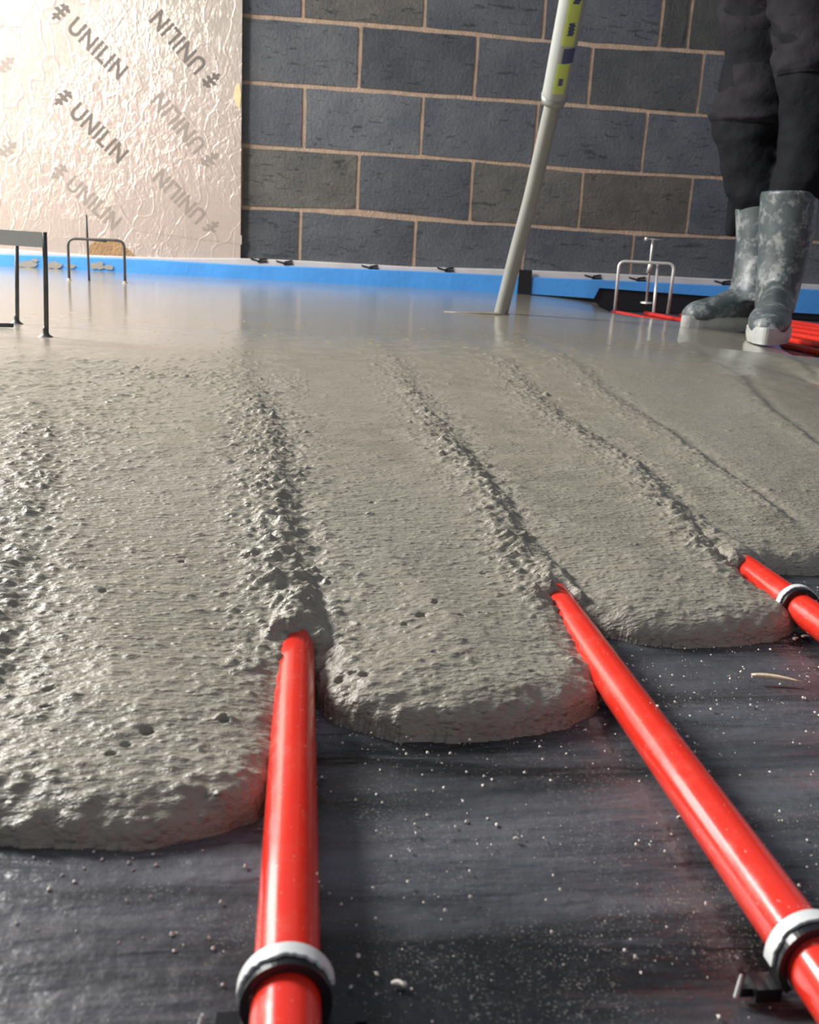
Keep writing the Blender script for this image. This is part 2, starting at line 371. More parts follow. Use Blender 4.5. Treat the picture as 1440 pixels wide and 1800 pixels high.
left_zone = np.clip((-.06-X)/.08, 0, 1)*np.clip((Y-.50)/.2, 0, 1)*np.clip((1.15-Y)/.2, 0, 1); band = np.maximum(band, left_zone*.35)
near = np.clip((1.5-Y)/1.0, .05, 1)
live = ins & (Dw > 0)
soft = .0013*vn(X*16, Y*22, 11)+.0007*vn(X*42+2*vn(X*9, Y*9, 2), Y*70, 12)+.0004*vn(X*90, Y*150, 13)+.0003*vn(X*210, Y*330, 14)
rough = .0020*np.maximum(vn(X*190, Y*230, 15), -.12)+.0026*np.maximum(vn(X*360, Y*420, 16), -.05)
H += np.where(live, soft*near+rough*band*np.clip((1.7-Y)/.8, 0, 1), 0)
fl_ = np.exp(-(Dp/.02)**2); H += np.where(live, fl_*near*(.0018*vn(X*70, Y*70, 17)+.0012*vn(X*190, Y*190, 18)), 0)
def stamp(cx, cy, rx, ry, h, pw=2):
    i0, i1 = np.searchsorted(gx, (cx-2.2*rx, cx+2.2*rx)); j0, j1 = np.searchsorted(gy, (cy-2.2*ry, cy+2.2*ry))
    if i1 <= i0 or j1 <= j0: return
    s = np.s_[j0:j1, i0:i1]; rr = ((X[s]-cx)/rx)**2+((Y[s]-cy)/ry)**2
    H[s] += np.where(live[s], h*np.exp(-rr**(pw/2)), 0)
def bval(A, cx, cy): return A[min(np.searchsorted(gy, cy), len(gy)-1), min(np.searchsorted(gx, cx), len(gx)-1)]
cnt = 0
for _ in range(130000):
    cy = .25*math.exp(rng.random()*1.9); cx = rng.uniform(-.55*cy-.06, .62*cy)
    b = bval(band, cx, cy); dd = bval(Dw, cx, cy)
    if dd < .001: continue
    p = .07+.9*b+.22*math.exp(-dd/.03)
    if cy > 1.0: p = .04+.8*b
    if rng.random() > p: continue
    s = (rng.uniform(.0006, .0013)+.0014*rng.random()**7)*(1+.2*b)*(1+.5*max(0, cy-.5)); stamp(cx, cy, s*rng.uniform(1, 1.9), s*rng.uniform(.7, 1), s*rng.uniform(.35, .75)*(.7+.6*b)); cnt += 1
for (px, py, r) in ((85, 1208, 2.2), (80, 1237, 1.7), (182, 1055, 1.8), (260, 1277, 2.2), (222, 1297, 1.5), (195, 1310, 1.6), (395, 1252, 1.6), (598, 1163, 2), (622, 1161, 1.6), (642, 1167, 2), (742, 1081, 2.6),
                    (768, 1062, 1.8), (765, 1065, 1.4), (812, 1085, 1.5), (712, 1095, 1.5), (765, 1140, 1.2), (850, 1005, 1.5), (655, 905, 1.5), (320, 1000, 1.5), (940, 1165, 1.4), (848, 1078, 1.6)):
    c = at(px, py, .018); stamp(c.x, c.y, r*.00085, r*.00085, -.0062, 4); stamp(c.x, c.y-.0014, r*.0011, r*.0007, .0006)
offw = (X-WX)*wn.x+(Y-WY)*wn.y
sc = grid_obj('wet_screed', X, Y, H, (Ds > -.009) & (offw > .044), M_SCREED)
tag(sc, 'poured wet grey-brown floor screed advancing in rounded lobes between the red pipes', 'screed')
LEVEL = .050

# ------------------------------------------------------------------ back wall of blocks
beds = []   # bed joints traced as curves of (along, z)
BED = {5: [(425, -84), (745, -60), (1045, -32), (1290, -12), (1700, 20)], 4: [(425, 27), (633, 44), (743, 51), (920, 68.6), (1041, 80), (1276, 93), (1700, 122)], 3: [(425, 145), (631, 158), (832, 173), (1033, 186), (1250, 205), (1700, 228)],
       2: [(429, 256), (629, 269), (830, 281), (1022, 300), (1263, 312), (1700, 336)], 1: [(427, 366), (630, 371), (728, 385), (920, 396), (1112, 410), (1294, 417), (1700, 440)]}
def bedz(k, u):
    if k == 0: return -.02
    if k > 5: return bedz(5, u)+.225*(k-5)
    pts = [onwall(*q) for q in BED[k]]; us = [p[0] for p in pts]; zs = [p[1] for p in pts]
    if u < us[0]: return zs[0]+(u-us[0])*0
    return float(np.interp(u, us, zs))
HEADS = {0: [(527, 420), (728, 430), (920, 430), (1110, 445), (1293, 455)], 1: [(629, 320), (828, 330), (1020, 350), (1211, 360)], 2: [(534, 208), (741, 220), (941, 238), (1132, 250)],
         3: [(632, 100), (836, 115), (1037, 133), (1230, 152)], 4: [(532, 0), (747, 0), (957, 20), (1162, 40), (1212, 45)]}
heads = {k: [onwall(*q)[0] for q in v] for k, v in HEADS.items()}
for k in range(5, 11): heads[k] = [-.26+.225*(k % 2)+.45*i for i in range(0, 5)]
for k in heads:
    h = heads[k]; step = .45
    while h[0] > -2.3: h.insert(0, h[0]-step)
    while h[-1] < 2.9: h.append(h[-1]+step)
bm = bmesh.new(); tl = bm.loops.layers.float_color.new('tint')
tints = {(0, 0): (.088, .096, .115), (1, 2): (.092, .078, .064), (2, 3): (.092, .075, .062), (4, 3): (.075, .068, .05)}
def block(u0, u1, z00, z01, z10, z11, tint):
    j = .0080; d0, d1 = .0, .0055; n = 7; m = 4; front = []
    for a in range(m+1):
        row = []
        for b in range(n+1):
            s, t = b/n, a/m; u = u0+j+(u1-u0-2*j)*s; zl = z00+(z01-z00)*s+j; zh = z10+(z11-z10)*s-j; z = zl+(zh-zl)*t
            edge = (a in (0, m)) or (b in (0, n))
            if edge: u += random.uniform(-.0016, .0016); z += random.uniform(-.0018, .0018)
            row.append(bm.verts.new(W(u, z, d1+random.uniform(-.0006, .0006)-(.0015 if edge else 0))))
        front.append(row)
    fs = [bm.faces.new((front[a][b], front[a][b+1], front[a+1][b+1], front[a+1][b])) for a in range(m) for b in range(n)]
    ring = [front[0][b] for b in range(n+1)]+[front[a][n] for a in range(1, m+1)]+[front[m][b] for b in range(n-1, -1, -1)]+[front[a][0] for a in range(m-1, 0, -1)]
    back = [bm.verts.new(v.co-wn*.014) for v in ring]
    for i in range(len(ring)): fs.append(bm.faces.new((ring[i], back[i], back[(i+1) % len(ring)], ring[(i+1) % len(ring)])))
    for f in fs:
        f.material_index = 0
        for lp in f.loops: lp[tl] = tint+(1,)
for k, h in heads.items():
    for i, (a, b) in enumerate(zip(h, h[1:])):
        g = .80+.4*random.random(); base = (.098*g, .106*g, .120*g) if random.random() < .8 else (.115*g, .110*g, .100*g)
        mid = (a+b)/2
        for (kk, uu, c) in ((1, 1.0, (.088, .078, .068)), (2, 1.66, (.080, .068, .058)), (3, 1.1, (.060, .062, .066)), (3, 2.0, (.055, .052, .043)), (4, 1.7, (.06, .052, .042)), (4, 1.3, (.052, .053, .05)), (3, -.1, (.085, .09, .098)), (2, .7, (.095, .105, .125)), (2, .2, (.10, .108, .118))):
            if kk == k and abs(mid-uu) < .2: base = tuple(v*1.4 for v in c)
        block(a, b, bedz(k, a), bedz(k, b), bedz(k+1, a), bedz(k+1, b), base)
# mortar face and wall body
n0 = len(bm.faces); box(bm, W(.25, 1.25, -.05), wt*2.6, wn*.05, Vector((0, 0, 1.30)))
bm.faces.ensure_lookup_table()
for f in bm.faces[n0:]: f.material_index = 1
wb = bm_obj('wall_back', bm, M_BLOCK); wb.data.materials.append(M_MORTAR); tag(wb, kind='structure')

# left wall with window and patio door openings (out of the picture, the daylight comes through)
bm = bmesh.new(); xl = -2.2
def wallbox(y0, y1, z0, z1): box(bm, (xl, (y0+y1)/2, (z0+z1)/2), (.05, 0, 0), (0, (y1-y0)/2, 0), (0, 0, (z1-z0)/2))
wallbox(-.5, 1.7, 0, 2.5); wallbox(1.7, 2.6, 0, 1.25); wallbox(1.7, 2.6, 2.2, 2.5); wallbox(2.6, 2.8, 0, 2.5); wallbox(2.8, 3.65, 2.05, 2.5); wallbox(3.65, 3.86, 0, 2.5)
wl = bm_obj('wall_left', bm, M_WALL); tag(wl, kind='structure')

# ------------------------------------------------------------------ foil faced insulation board
def face_box(name, u0, u1, z0, z1, off0, off1, mat, parent=None):
    bm = bmesh.new(); box(bm, W((u0+u1)/2, (z0+z1)/2, (off0+off1)/2), wt*((u1-u0)/2), wn*((off1-off0)/2), Vector((0, 0, (z1-z0)/2)))
    o = bm_obj(name, bm, mat)
    if parent: put(o, parent)
    return o
BO = .032
uR = onwall(424, 250, BO)[0]; zB = onwall(300, 452, BO)[1]
board = empty('insulation_board', W(uR-.8, .05, BO), 'large crinkled foil-faced insulation board fixed on the left part of the block wall', 'insulation board')
face_box('foil_facing', -2.25, uR, zB-.02, 2.3, BO-.002, BO, M_FOIL, board)
face_box('foam_core', -2.25, uR-.001, zB-.018, 2.298, .0075, BO-.0021, M_FOAM, board)
def printed(px, py, ang, size, mat, body='UNILIN'):
    cu_ = bpy.data.curves.new('t', 'FONT'); cu_.body = body; cu_.size = size; cu_.align_x = 'LEFT'; cu_.align_y = 'CENTER'; cu_.extrude = .0002; cu_.offset = .002*size/.08; cu_.space_character = 1.08
    t = bpy.data.objects.new('t', cu_); COL.objects.link(t); bpy.context.view_layer.update()
    me = bpy.data.meshes.new_from_object(t.evaluated_get(bpy.context.evaluated_depsgraph_get())); bpy.data.objects.remove(t)
    b2 = bmesh.new(); b2.from_mesh(me)
    # emblem in front of the word: stacked slanted bars crossed by a short one
    s = size
    for k, (x0, x1, y0) in enumerate(((-.92, -.30, .26), (-1.02, -.34, .02), (-.92, -.42, -.22))):
        v = [b2.verts.new((x*s, y*s, .0002)) for x, y in ((x0, y0-.07), (x1-.12, y0-.07), (x1, y0), (x1-.12, y0+.09), (x0+.1, y0+.09))]; b2.faces.new(v)
    v = [b2.verts.new((x*s, y*s, .0003)) for x, y in ((-.80, -.42), (-.66, -.42), (-.52, .42), (-.66, .42))]; b2.faces.new(v)
    u, z = onwall(px, py, BO); ca, sa = math.cos(ang), math.sin(ang)
    for v in b2.verts:
        x, y, zz = v.co; x *= .80; v.co = W(u+x*ca-y*sa, z+x*sa+y*ca, BO+.0004+zz)
    o = bm_obj('printed_lettering', b2, mat); put(o, board); o['label'] = 'grey printed word on foil'
d = math.radians
printed(124, 40, d(-42), .088, M_INK); printed(356, 122, d(134), .088, M_INK); printed(128, 190, d(-43), .088, M_INK); printed(354, 262, d(133), .088, M_INKP)
printed(356, 385, d(137), .084, M_INKP); printed(120, 318, d(-41), .084, M_INKP); printed(-8, 95, d(137), .088, M_INKP); printed(-4, 244, d(137), .088, M_INKP)
# taped seam strip low on the board, torn corner by the floor
bm = bmesh.new()
pts = [onwall(x, y, BO) for x, y in ((222, 390), (425, 414), (425, 430), (225, 404))]
fv = [bm.verts.new(W(u, z, BO+.0012)) for u, z in pts]; bk = [bm.verts.new(W(u, z, BO)) for u, z in pts]
bm.faces.new(fv); [bm.faces.new((fv[i], bk[i], bk[(i+1) % 4], fv[(i+1) % 4])) for i in range(4)]
put(bm_obj('foil_tape', bm, M_FOIL), board)
bm = bmesh.new(); pts = [onwall(x, y, BO) for x, y in ((152, 452), (158, 432), (170, 421), (188, 424), (205, 420), (214, 430), (228, 440), (240, 453))]
fv = [bm.verts.new(W(u, z, BO+.0015)) for u, z in pts]; bk = [bm.verts.new(W(u, z, BO-.002)) for u, z in pts]
bm.faces.new(fv); n = len(fv); [bm.faces.new((fv[i], bk[i], bk[(i+1) % n], fv[(i+1) % n])) for i in range(n)]
put(bm_obj('torn_foam_patch', bm, M_TORN), board)
bm = bmesh.new(); pts = [onwall(x, y, BO) for x, y in ((414, 150), (421, 146), (424, 165), (422, 190), (416, 186), (411, 168))]
fv = [bm.verts.new(W(u, z, BO+.002)) for u, z in pts]; bk = [bm.verts.new(W(u, z, BO)) for u, z in pts]
bm.faces.new(fv); n = len(fv); [bm.faces.new((fv[i], bk[i], bk[(i+1) % n], fv[(i+1) % n])) for i in range(n)]
put(bm_obj('torn_edge_flap', bm, M_FOAM), board)

# ------------------------------------------------------------------ upstand and blue edge strip
def ribbon(name, top, bot, off0, off1, mat, parent=None, n=8, wav=0.0):
    bm = bmesh.new(); rings = []
    xs = np.linspace(top[0][0], top[-1][0], n*(len(top)-1)+1)
    for x in xs:
        yt = np.interp(x, [q[0] for q in top], [q[1] for q in top]); yb_ = np.interp(x, [q[0] for q in bot], [q[1] for q in bot])
        ut, zt = onwall(x, yt, off1); ub, zb = onwall(x, yb_, off1); w_ = wav*math.sin(x*.05)+wav*.6*math.sin(x*.021+1)
        rings.append([bm.verts.new(W(ut, zt, off0)), bm.verts.new(W(ut, zt-.0005, off1+w_-.002)), bm.verts.new(W(ut, zt-.004, off1+w_)), bm.verts.new(W(ut, (zt+zb)/2, off1+w_*1.4)), bm.verts.new(W(ut, zb, off1+w_)), bm.verts.new(W(ut, zb, off0))])
    for a, b in zip(rings, rings[1:]):
        for i in range(6): bm.faces.new((a[i], a[(i+1) % 6], b[(i+1) % 6], b[i]))
    bm.faces.new(rings[0]); bm.faces.new(rings[-1][::-1]); o = bm_obj(name, bm, mat)
    if parent: put(o, parent)
    return o
top_w = [(-300, 425), (0, 437), (150, 448), (290, 453), (425, 454), (528, 458), (727, 469), (884, 473), (1096, 482), (1294, 492), (1700, 515)]
up = empty('wall_upstand_strip', W(0, .0, .03), 'thin pale upstand strip between the bottom block course and the blue foam strip', 'edging strip')
ribbon('strip_body', top_w, [(x, y+20) for x, y in top_w], .0055, .0405, M_WHITE, up)
ribbon('membrane_upturn', [(x, y+22) for x, y in top_w], [(-300, 480), (1700, 575)], .0055, .040, M_TAPE, up)
marks = [(500, 462), (650, 470), (783, 474), (1042, 487), (1120, 491), (1270, 497), (455, 458)]
for (px, py) in marks:
    bm = bmesh.new()
    for (dx0, dy0, dx1, dy1) in ((-15, -3, 4, 2), (0, -1, 14, -3), (-2, 3, 15, 2)):
        pts = [onwall(px+a, py+b, .041) for a, b in ((dx0, dy0-1.8), (dx1, dy1-1.8), (dx1+1, dy1+1.5), (dx0+1, dy0+1.5))]
        bm.faces.new([bm.verts.new(W(u, z, .0435)) for u, z in pts])
    put(bm_obj('printed_mark', bm, M_TAPE), up)
blue = empty('edge_foam_strip', W(-.5, .04, .045), 'long blue foam edge strip along the wall foot, left of the black tape', 'foam strip', 'blue perimeter foam strips')
ribbon('foam_band', [(-300, 432), (0, 446), (260, 456), (430, 466), (528, 469), (720, 476), (884, 484), (914, 486)], [(-300, 466), (0, 476), (260, 486), (430, 496), (720, 510), (914, 520)], .0445, .054, M_BLUE, blue, 10, .001)
M_MUD = simple('screed_splash', (.34, .32, .28), .6)
for (px, py, rx, ry) in ((45, 464, 22, 6), (95, 466, 16, 7), (125, 468, 10, 5), (172, 467, 13, 8), (190, 470, 9, 5), (62, 458, 6, 4)):
    bm = bmesh.new(); n = 14; vv = []
    for k in range(n):
        a = 2*math.pi*k/n; r = random.uniform(.65, 1.15); u, z = onwall(px+rx*r*math.cos(a), py+ry*r*math.sin(a), .054); vv.append(bm.verts.new(W(u, max(z, .045), .0585)))
    bm.faces.new(vv); put(bm_obj('screed_splash', bm, M_MUD), blue)
b2 = empty('edge_foam_strip', W(1.4, .1, .045), 'blue foam edge strip right of the black tape, its lower edge lifted above the floor', 'foam strip', 'blue perimeter foam strips')
ribbon('foam_band', [(936, 487), (1060, 492), (1294, 503), (1440, 509), (1700, 522)], [(936, 517), (1052, 525), (1053, 506), (1294, 524), (1330, 545), (1340, 546), (1440, 552), (1700, 566)], .0445, .054, M_BLUE, b2, 24, .001)
t = empty('black_joint_tape', W(onwall(925, 500, .05)[0], .06, .054), 'short vertical piece of black tape joining the two blue foam strips', 'tape')
ribbon('tape_band', [(913, 474), (936, 475)], [(913, 520), (936, 521)], .0552, .0600, M_TAPE, t)

# ------------------------------------------------------------------ pipe clips
def clip(pipe_i, y, label, tilt=0.0):
    x = PXA(pipe_i, y); e_ = empty('pipe_clip', (x, y, 0), label, 'pipe clip', 'clips holding the red pipes')
    R_, wd, th = .0106, .0028, .0017
    def arch(r_in, r_out, y0, y1, a0, a1, n, zc=.0094, jag=0.0):
        bm = bmesh.new(); rings = []
        for k in range(n+1):
            a = a0+(a1-a0)*k/n; c, s = math.cos(a), math.sin(a); j = random.uniform(-jag, jag)
            rings.append([bm.verts.new((x+c*r, y+yy+tilt*(zc+s*r), zc+s*r)) for r, yy in ((r_in, y0+j), (r_out, y0+j), (r_out, y1), (r_in, y1))])
        for a, b in zip(rings, rings[1:]):
            for i in range(4): bm.faces.new((a[i], a[(i+1) % 4], b[(i+1) % 4], b[i]))
        bm.faces.new(rings[0]); bm.faces.new(rings[-1]); return bm
    put(bm_obj('arch', arch(.0086, R_, -wd, wd, -.75, math.pi+.75, 40), M_BLACK, None, False), e_)
    o = put(bm_obj('top_band', arch(R_+.0001, R_+.0009, -wd*.2, wd*1.1, .25, math.pi+.1, 36, jag=.0004), M_PLATE), e_); o['label'] = 'pale grey outer band'  # pale grey band over the outer face of the black arch
    for s in (-1, 1):
        bm = bmesh.new(); box(bm, (x+s*.0125, y, .0022), (.0035, 0, 0), (0, wd, 0), (0, 0, .0020)); box(bm, (x+s*.0165, y, .0015), (.0025, 0, 0), (0, .0008, 0), (0, 0, .0013))
        put(bm_obj('foot', bm, M_BLACK), e_)
    bm = bmesh.new(); tube(bm, [(x-.0205, y-.0012, .0008), (x-.0195, y-.0003, .0042), (x-.019, y+.0003, .0062)], [.0005, .0005, .0003], 8)
    o = put(bm_obj('barb', bm, M_PLATE), e_); o['label'] = 'small pale barb tip'
    return e_
clip(0, at(495, 1690, .02).y, 'black pipe clip with pale grey band around the middle foreground pipe', .1)
clip(1, at(1400, 1630, .02).y, 'black pipe clip with pale grey band around the lower right slanting pipe', .1)
clip(2, at(1375, 1035, .02).y, 'small grey and black clip on the short pipe at the right edge, touching the screed', .1)

# ------------------------------------------------------------------ level markers
def rod(name, P_, r, mat, par, seg=12, jit=0.0):
    bm = bmesh.new(); tube(bm, P_, r, seg, True, jit); return put(bm_obj(name, bm, mat, None, True), par)
def splash(c, r, mat, par):
    bm = bmesh.new(); n = 18; prof = [(1.0, -.004), (.7, .0008), (.42, .003), (.25, .010), (.12, .014)]; rings = []
    ph = [random.uniform(.8, 1.2) for _ in range(n)]
    for k_, (f, z) in enumerate(prof): rings.append([bm.verts.new((c[0]+r*f*(ph[k]*1.4 if k_ == 0 else 1)*math.cos(2*math.pi*k/n), c[1]+r*f*math.sin(2*math.pi*k/n)*(ph[k] if k_ == 0 else 1), c[2]+z)) for k in range(n)])
    for a, b in zip(rings, rings[1:]):
        for k in range(n): bm.faces.new((a[k], a[(k+1) % n], b[(k+1) % n], b[k]))
    bm.faces.new(rings[-1]); return put(bm_obj('foot_collar', bm, mat, None, True), par)
# nearest, left edge: flat plate on rods
f1 = at(80, 592, LEVEL); f2 = at(29, 569, LEVEL); f3 = Vector((f1.x-.20, f1.y+.04, LEVEL))
m1 = empty('level_marker', f1, 'dark steel level marker with a flat pale top bar, at the left edge', 'level marker', 'screed level markers')
t1 = atY(78, 408, f1.y); t2 = atY(29, 428, f2.y)
rod('leg', [f1-Vector((0, 0, .03)), f1*.5+t1*.5+Vector((.001, 0, 0)), t1], .0029, M_STEEL, m1, 12, .12)
rod('leg', [f2-Vector((0, 0, .03)), t2], .0029, M_STEEL, m1, 12, .12)
a = Vector((t1.x-.001, t1.y+.001, t1.z-.0095)); b = Vector((t1.x-.26, t1.y+.05, t1.z-.0075))
bm = bmesh.new(); box(bm, (a+b)/2, (a-b)/2, (.0006, .0028, 0), (0, 0, .0092)); put(bm_obj('top_bar', bm, M_PLATE), m1)['label'] = 'pale grey flat bar'
rod('leg', [f3-Vector((0, 0, .03)), Vector((f3.x, f3.y, t1.z-.01))], .0029, M_STEEL, m1)
splash(f1, .012, M_STEEL, m1); splash(f2, .012, M_STEEL, m1)
c = at(18, 577, LEVEL); rod('foot_bar', [Vector((c.x-.16, c.y+.02, .056)), Vector((c.x-.03, c.y+.004, .053)), Vector((c.x+.004, c.y, .054))], .0028, M_STEEL, m1)
# hoop by the foil board
def Yof(px, py): return at(px, py, LEVEL).y
Ym = 2.85
m2 = empty('level_marker', atY(170, 490, Ym), 'dark steel hoop level marker with a tall centre pin standing before the foil board', 'level marker', 'screed level markers')
A = [atY(122, 500, Ym), atY(119, 419, Ym), atY(218, 423, Ym), atY(220, 500, Ym)]
rod('hoop', fillet(A, .022), .0040, M_STEEL, m2)
rod('centre_pin', [atY(157, 497, Ym+.05), atY(154, 430, Ym+.02), atY(151, 378, Ym+.005)], .0036, M_STEEL, m2)
rod('cross_arm', [atY(156, 421, Ym+.03), atY(186, 424, Ym-.0)], .0034, M_STEEL, m2)
for q in (A[0], A[3]): splash((q.x, q.y, LEVEL), .012, M_SCREED, m2)
# pale hoop near the right wall
Y3 = 3.05
m3 = empty('level_marker', atY(1130, 545, Y3), 'pale zinc hoop level marker with a T-topped centre screw beside the rubber boots', 'level marker', 'screed level markers')
A = [atY(1081, 545, Y3), atY(1089, 459, Y3), atY(1186, 464, Y3-.05), atY(1174, 552, Y3-.05)]
rod('hoop', fillet(A, .022), .0052, M_ZINC, m3)
rod('leg', [atY(1157, 462, Y3-.01), atY(1149, 549, Y3-.10)], .0046, M_ZINC, m3)
rod('centre_pin', [atY(1136, 535, Y3+.08), atY(1143, 465, Y3+.02), atY(1148, 422, Y3-.01)], .0040, M_ZINC, m3)
rod('sleeve', [atY(1140, 480, Y3+.02), atY(1145, 460, Y3+.01)], .0078, M_ZINC, m3)
rod('wing_handle', [atY(1136, 420, Y3-.01), atY(1165, 422, Y3-.01)], .0022, M_ZINC, m3)
rod('handle_tip', [atY(1134, 420, Y3-.015), atY(1139, 420, Y3-.015)], .0058, M_ZINC, m3)
q = atY(1137, 531, Y3+.08); bm = bmesh.new(); bmesh.ops.create_cone(bm, cap_ends=True, segments=24, radius1=.022, radius2=.020, depth=.005, matrix=Matrix.Translation((q.x, q.y, q.z-.002)))
put(bm_obj('foot_disc', bm, M_ZINC), m3)

# ------------------------------------------------------------------ pole
pole = empty('hose_pole', at(878, 550, LEVEL), 'long grey tubular pole with lime sticker leaning from the screed up out of view', 'pole')
keys = [(878, 552, 2.272), (905, 455, 2.20), (933, 350, 2.13), (955, 256, 2.065), (976, 166, 2.0)]
Pp = [atY(x, y, Yv) for x, y, Yv in keys]; Pp[0].z -= .02
rod('lower_tube', catmull(Pp, 6), .0172, M_POLE, pole, 24)
j0 = atY(974, 172, 2.0); j1 = atY(1007, 0, 1.88); dr = (j1-j0).normalized(); j2 = j1+dr*.75
put(bm_obj('upper_sleeve', (lambda b: (tube(b, [j0-dr*.004, j0+dr*.004, j0+dr*.02, j1, j1+dr*.3, j2], [.024, .0265, .0258, .0258, .0255, .025], 28), b)[1])(bmesh.new()), M_SLEEVE, None, True), pole)
put(bm_obj('collar', (lambda b: (tube(b, [j0-dr*.010, j0+dr*.006], [.0245, .0275], 28), b)[1])(bmesh.new()), M_POLE, None, True), pole)
# stickers wrapped on the sleeve, facing the camera side
def wrap(name, s0, s1, a0, a1, mat, r=.0263, wavy=0.0):
    bm = bmesh.new(); side = dr.cross(Vector((0, 1, 0))).normalized(); fr = side.cross(dr).normalized()
    if fr.y > 0: fr = -fr; 
    rings = []
    for i in range(13):
        t_ = s0+(s1-s0)*i/12; o1 = wavy*math.sin(i*1.9)
        rings.append([bm.verts.new(j0+dr*t_+(fr*math.cos(a)+side*math.sin(a))*r) for a in np.linspace(a0+o1, a1+o1*.5, 9)])
    for a, b in zip(rings, rings[1:]):
        for k in range(8): bm.faces.new((a[k], a[k+1], b[k+1], b[k]))
    return put(bm_obj(name, bm, mat, None, True), pole)
SG = 1 if dr.cross(Vector((0, 1, 0))).x > 0 else -1
def wr(n_, s0, s1, a0, a1, m_, r=.0263, wv=0.0):
    lo, hi = sorted((a0*SG, a1*SG)); return wrap(n_, s0, s1, lo, hi, m_, r, wv)
wr('lime_sticker', .022, .085, -.55, .45, M_LIME)['label'] = 'lime green sticker'
wr('lime_sticker', .12, .27, -.55, .45, M_LIME)['label'] = 'lime green sticker'
wr('navy_sticker', .085, .115, -.25, .75, M_NAVY)['label'] = 'dark blue sticker'
wr('dark_emblem', .20, .235, -.2, .3, M_NAVY, .0265, .1); wr('dark_emblem', .14, .165, -.2, .25, M_NAVY, .0265, .1); wr('dark_emblem', .04, .055, -.2, .15, M_NAVY, .0265, .1); wr('dark_emblem', .255, .268, -.2, .2, M_NAVY, .0265, .1)
# ring of disturbed screed at its foot
fc = at(870, 553, LEVEL); bm = bmesh.new()
tube(bm, [(fc.x-.12, fc.y+.02, .050), (fc.x-.05, fc.y+.008, .0505), (fc.x-.0, fc.y-.004, .051), (fc.x+.035, fc.y-.002, .0505)], [.001, .0025, .004, .0015], 10, True, .3)
o = bm_obj('screed_splash_ridge', bm, M_SCREED, None, True); tag(o, 'small pale ridge of splashed screed at the foot of the leaning pole', 'screed splash')

# ------------------------------------------------------------------ person
per = empty('person', (1.12, 2.15, .05), 'person in dark workwear and splashed rubber boots standing on the wet screed at the right', 'person')
def loft(rows, seg=56, dep=1.0, fold=0.0, fs=1.0, seed=0, cap=(True, True)):
    """rows: (px_left, px_right, py, Y) -> elliptical rings, depth = width*dep"""
    bm = bmesh.new(); C_ = []; 
    for (a, b, y, Yv) in rows:
        l = atY(a, y, Yv); r = atY(b, y, Yv); C_.append(((l+r)/2, (r-l).length/2))
    cs = catmull([c for c, _ in C_], 9); rs = [v.x for v in catmull([(r, 0, 0) for _, r in C_], 9)]; rings = []
    for c, r in zip(cs, rs):
        ring = []
        for k in range(seg):
            a = 2*math.pi*k/seg; q = Vector((math.cos(a), math.sin(a)*dep, 0))
            f = 1
            if fold:
                z = c.z; f += fold*(math.sin(z*95*fs+3*math.sin(a+seed)+2*math.sin(2*a))*.5+math.sin(z*52*fs+2.2*a+seed)*.6+math.sin(3*a+z*30+seed)*.35)
                pn = Vector((c.x+q.x*.07, c.y+q.y*.07, z)); pn2 = Vector((pn.x*11+seed, pn.y*11, pn.z*26)); f += fold*2.6*(.5-abs(mnoise.noise(pn2)))*1.0+fold*1.6*mnoise.noise(pn*34)-fold*1.0
            ring.append(bm.verts.new(c+q*r*f))
        rings.append(ring)
    for a, b in zip(rings, rings[1:]):
        for k in range(seg): bm.faces.new((a[k], a[(k+1) % seg], b[(k+1) % seg], b[k]))
    if cap[0]: bm.faces.new(rings[0])
    if cap[1]: bm.faces.new(rings[-1])
    return bm
YA, YB = 2.26, 2.06
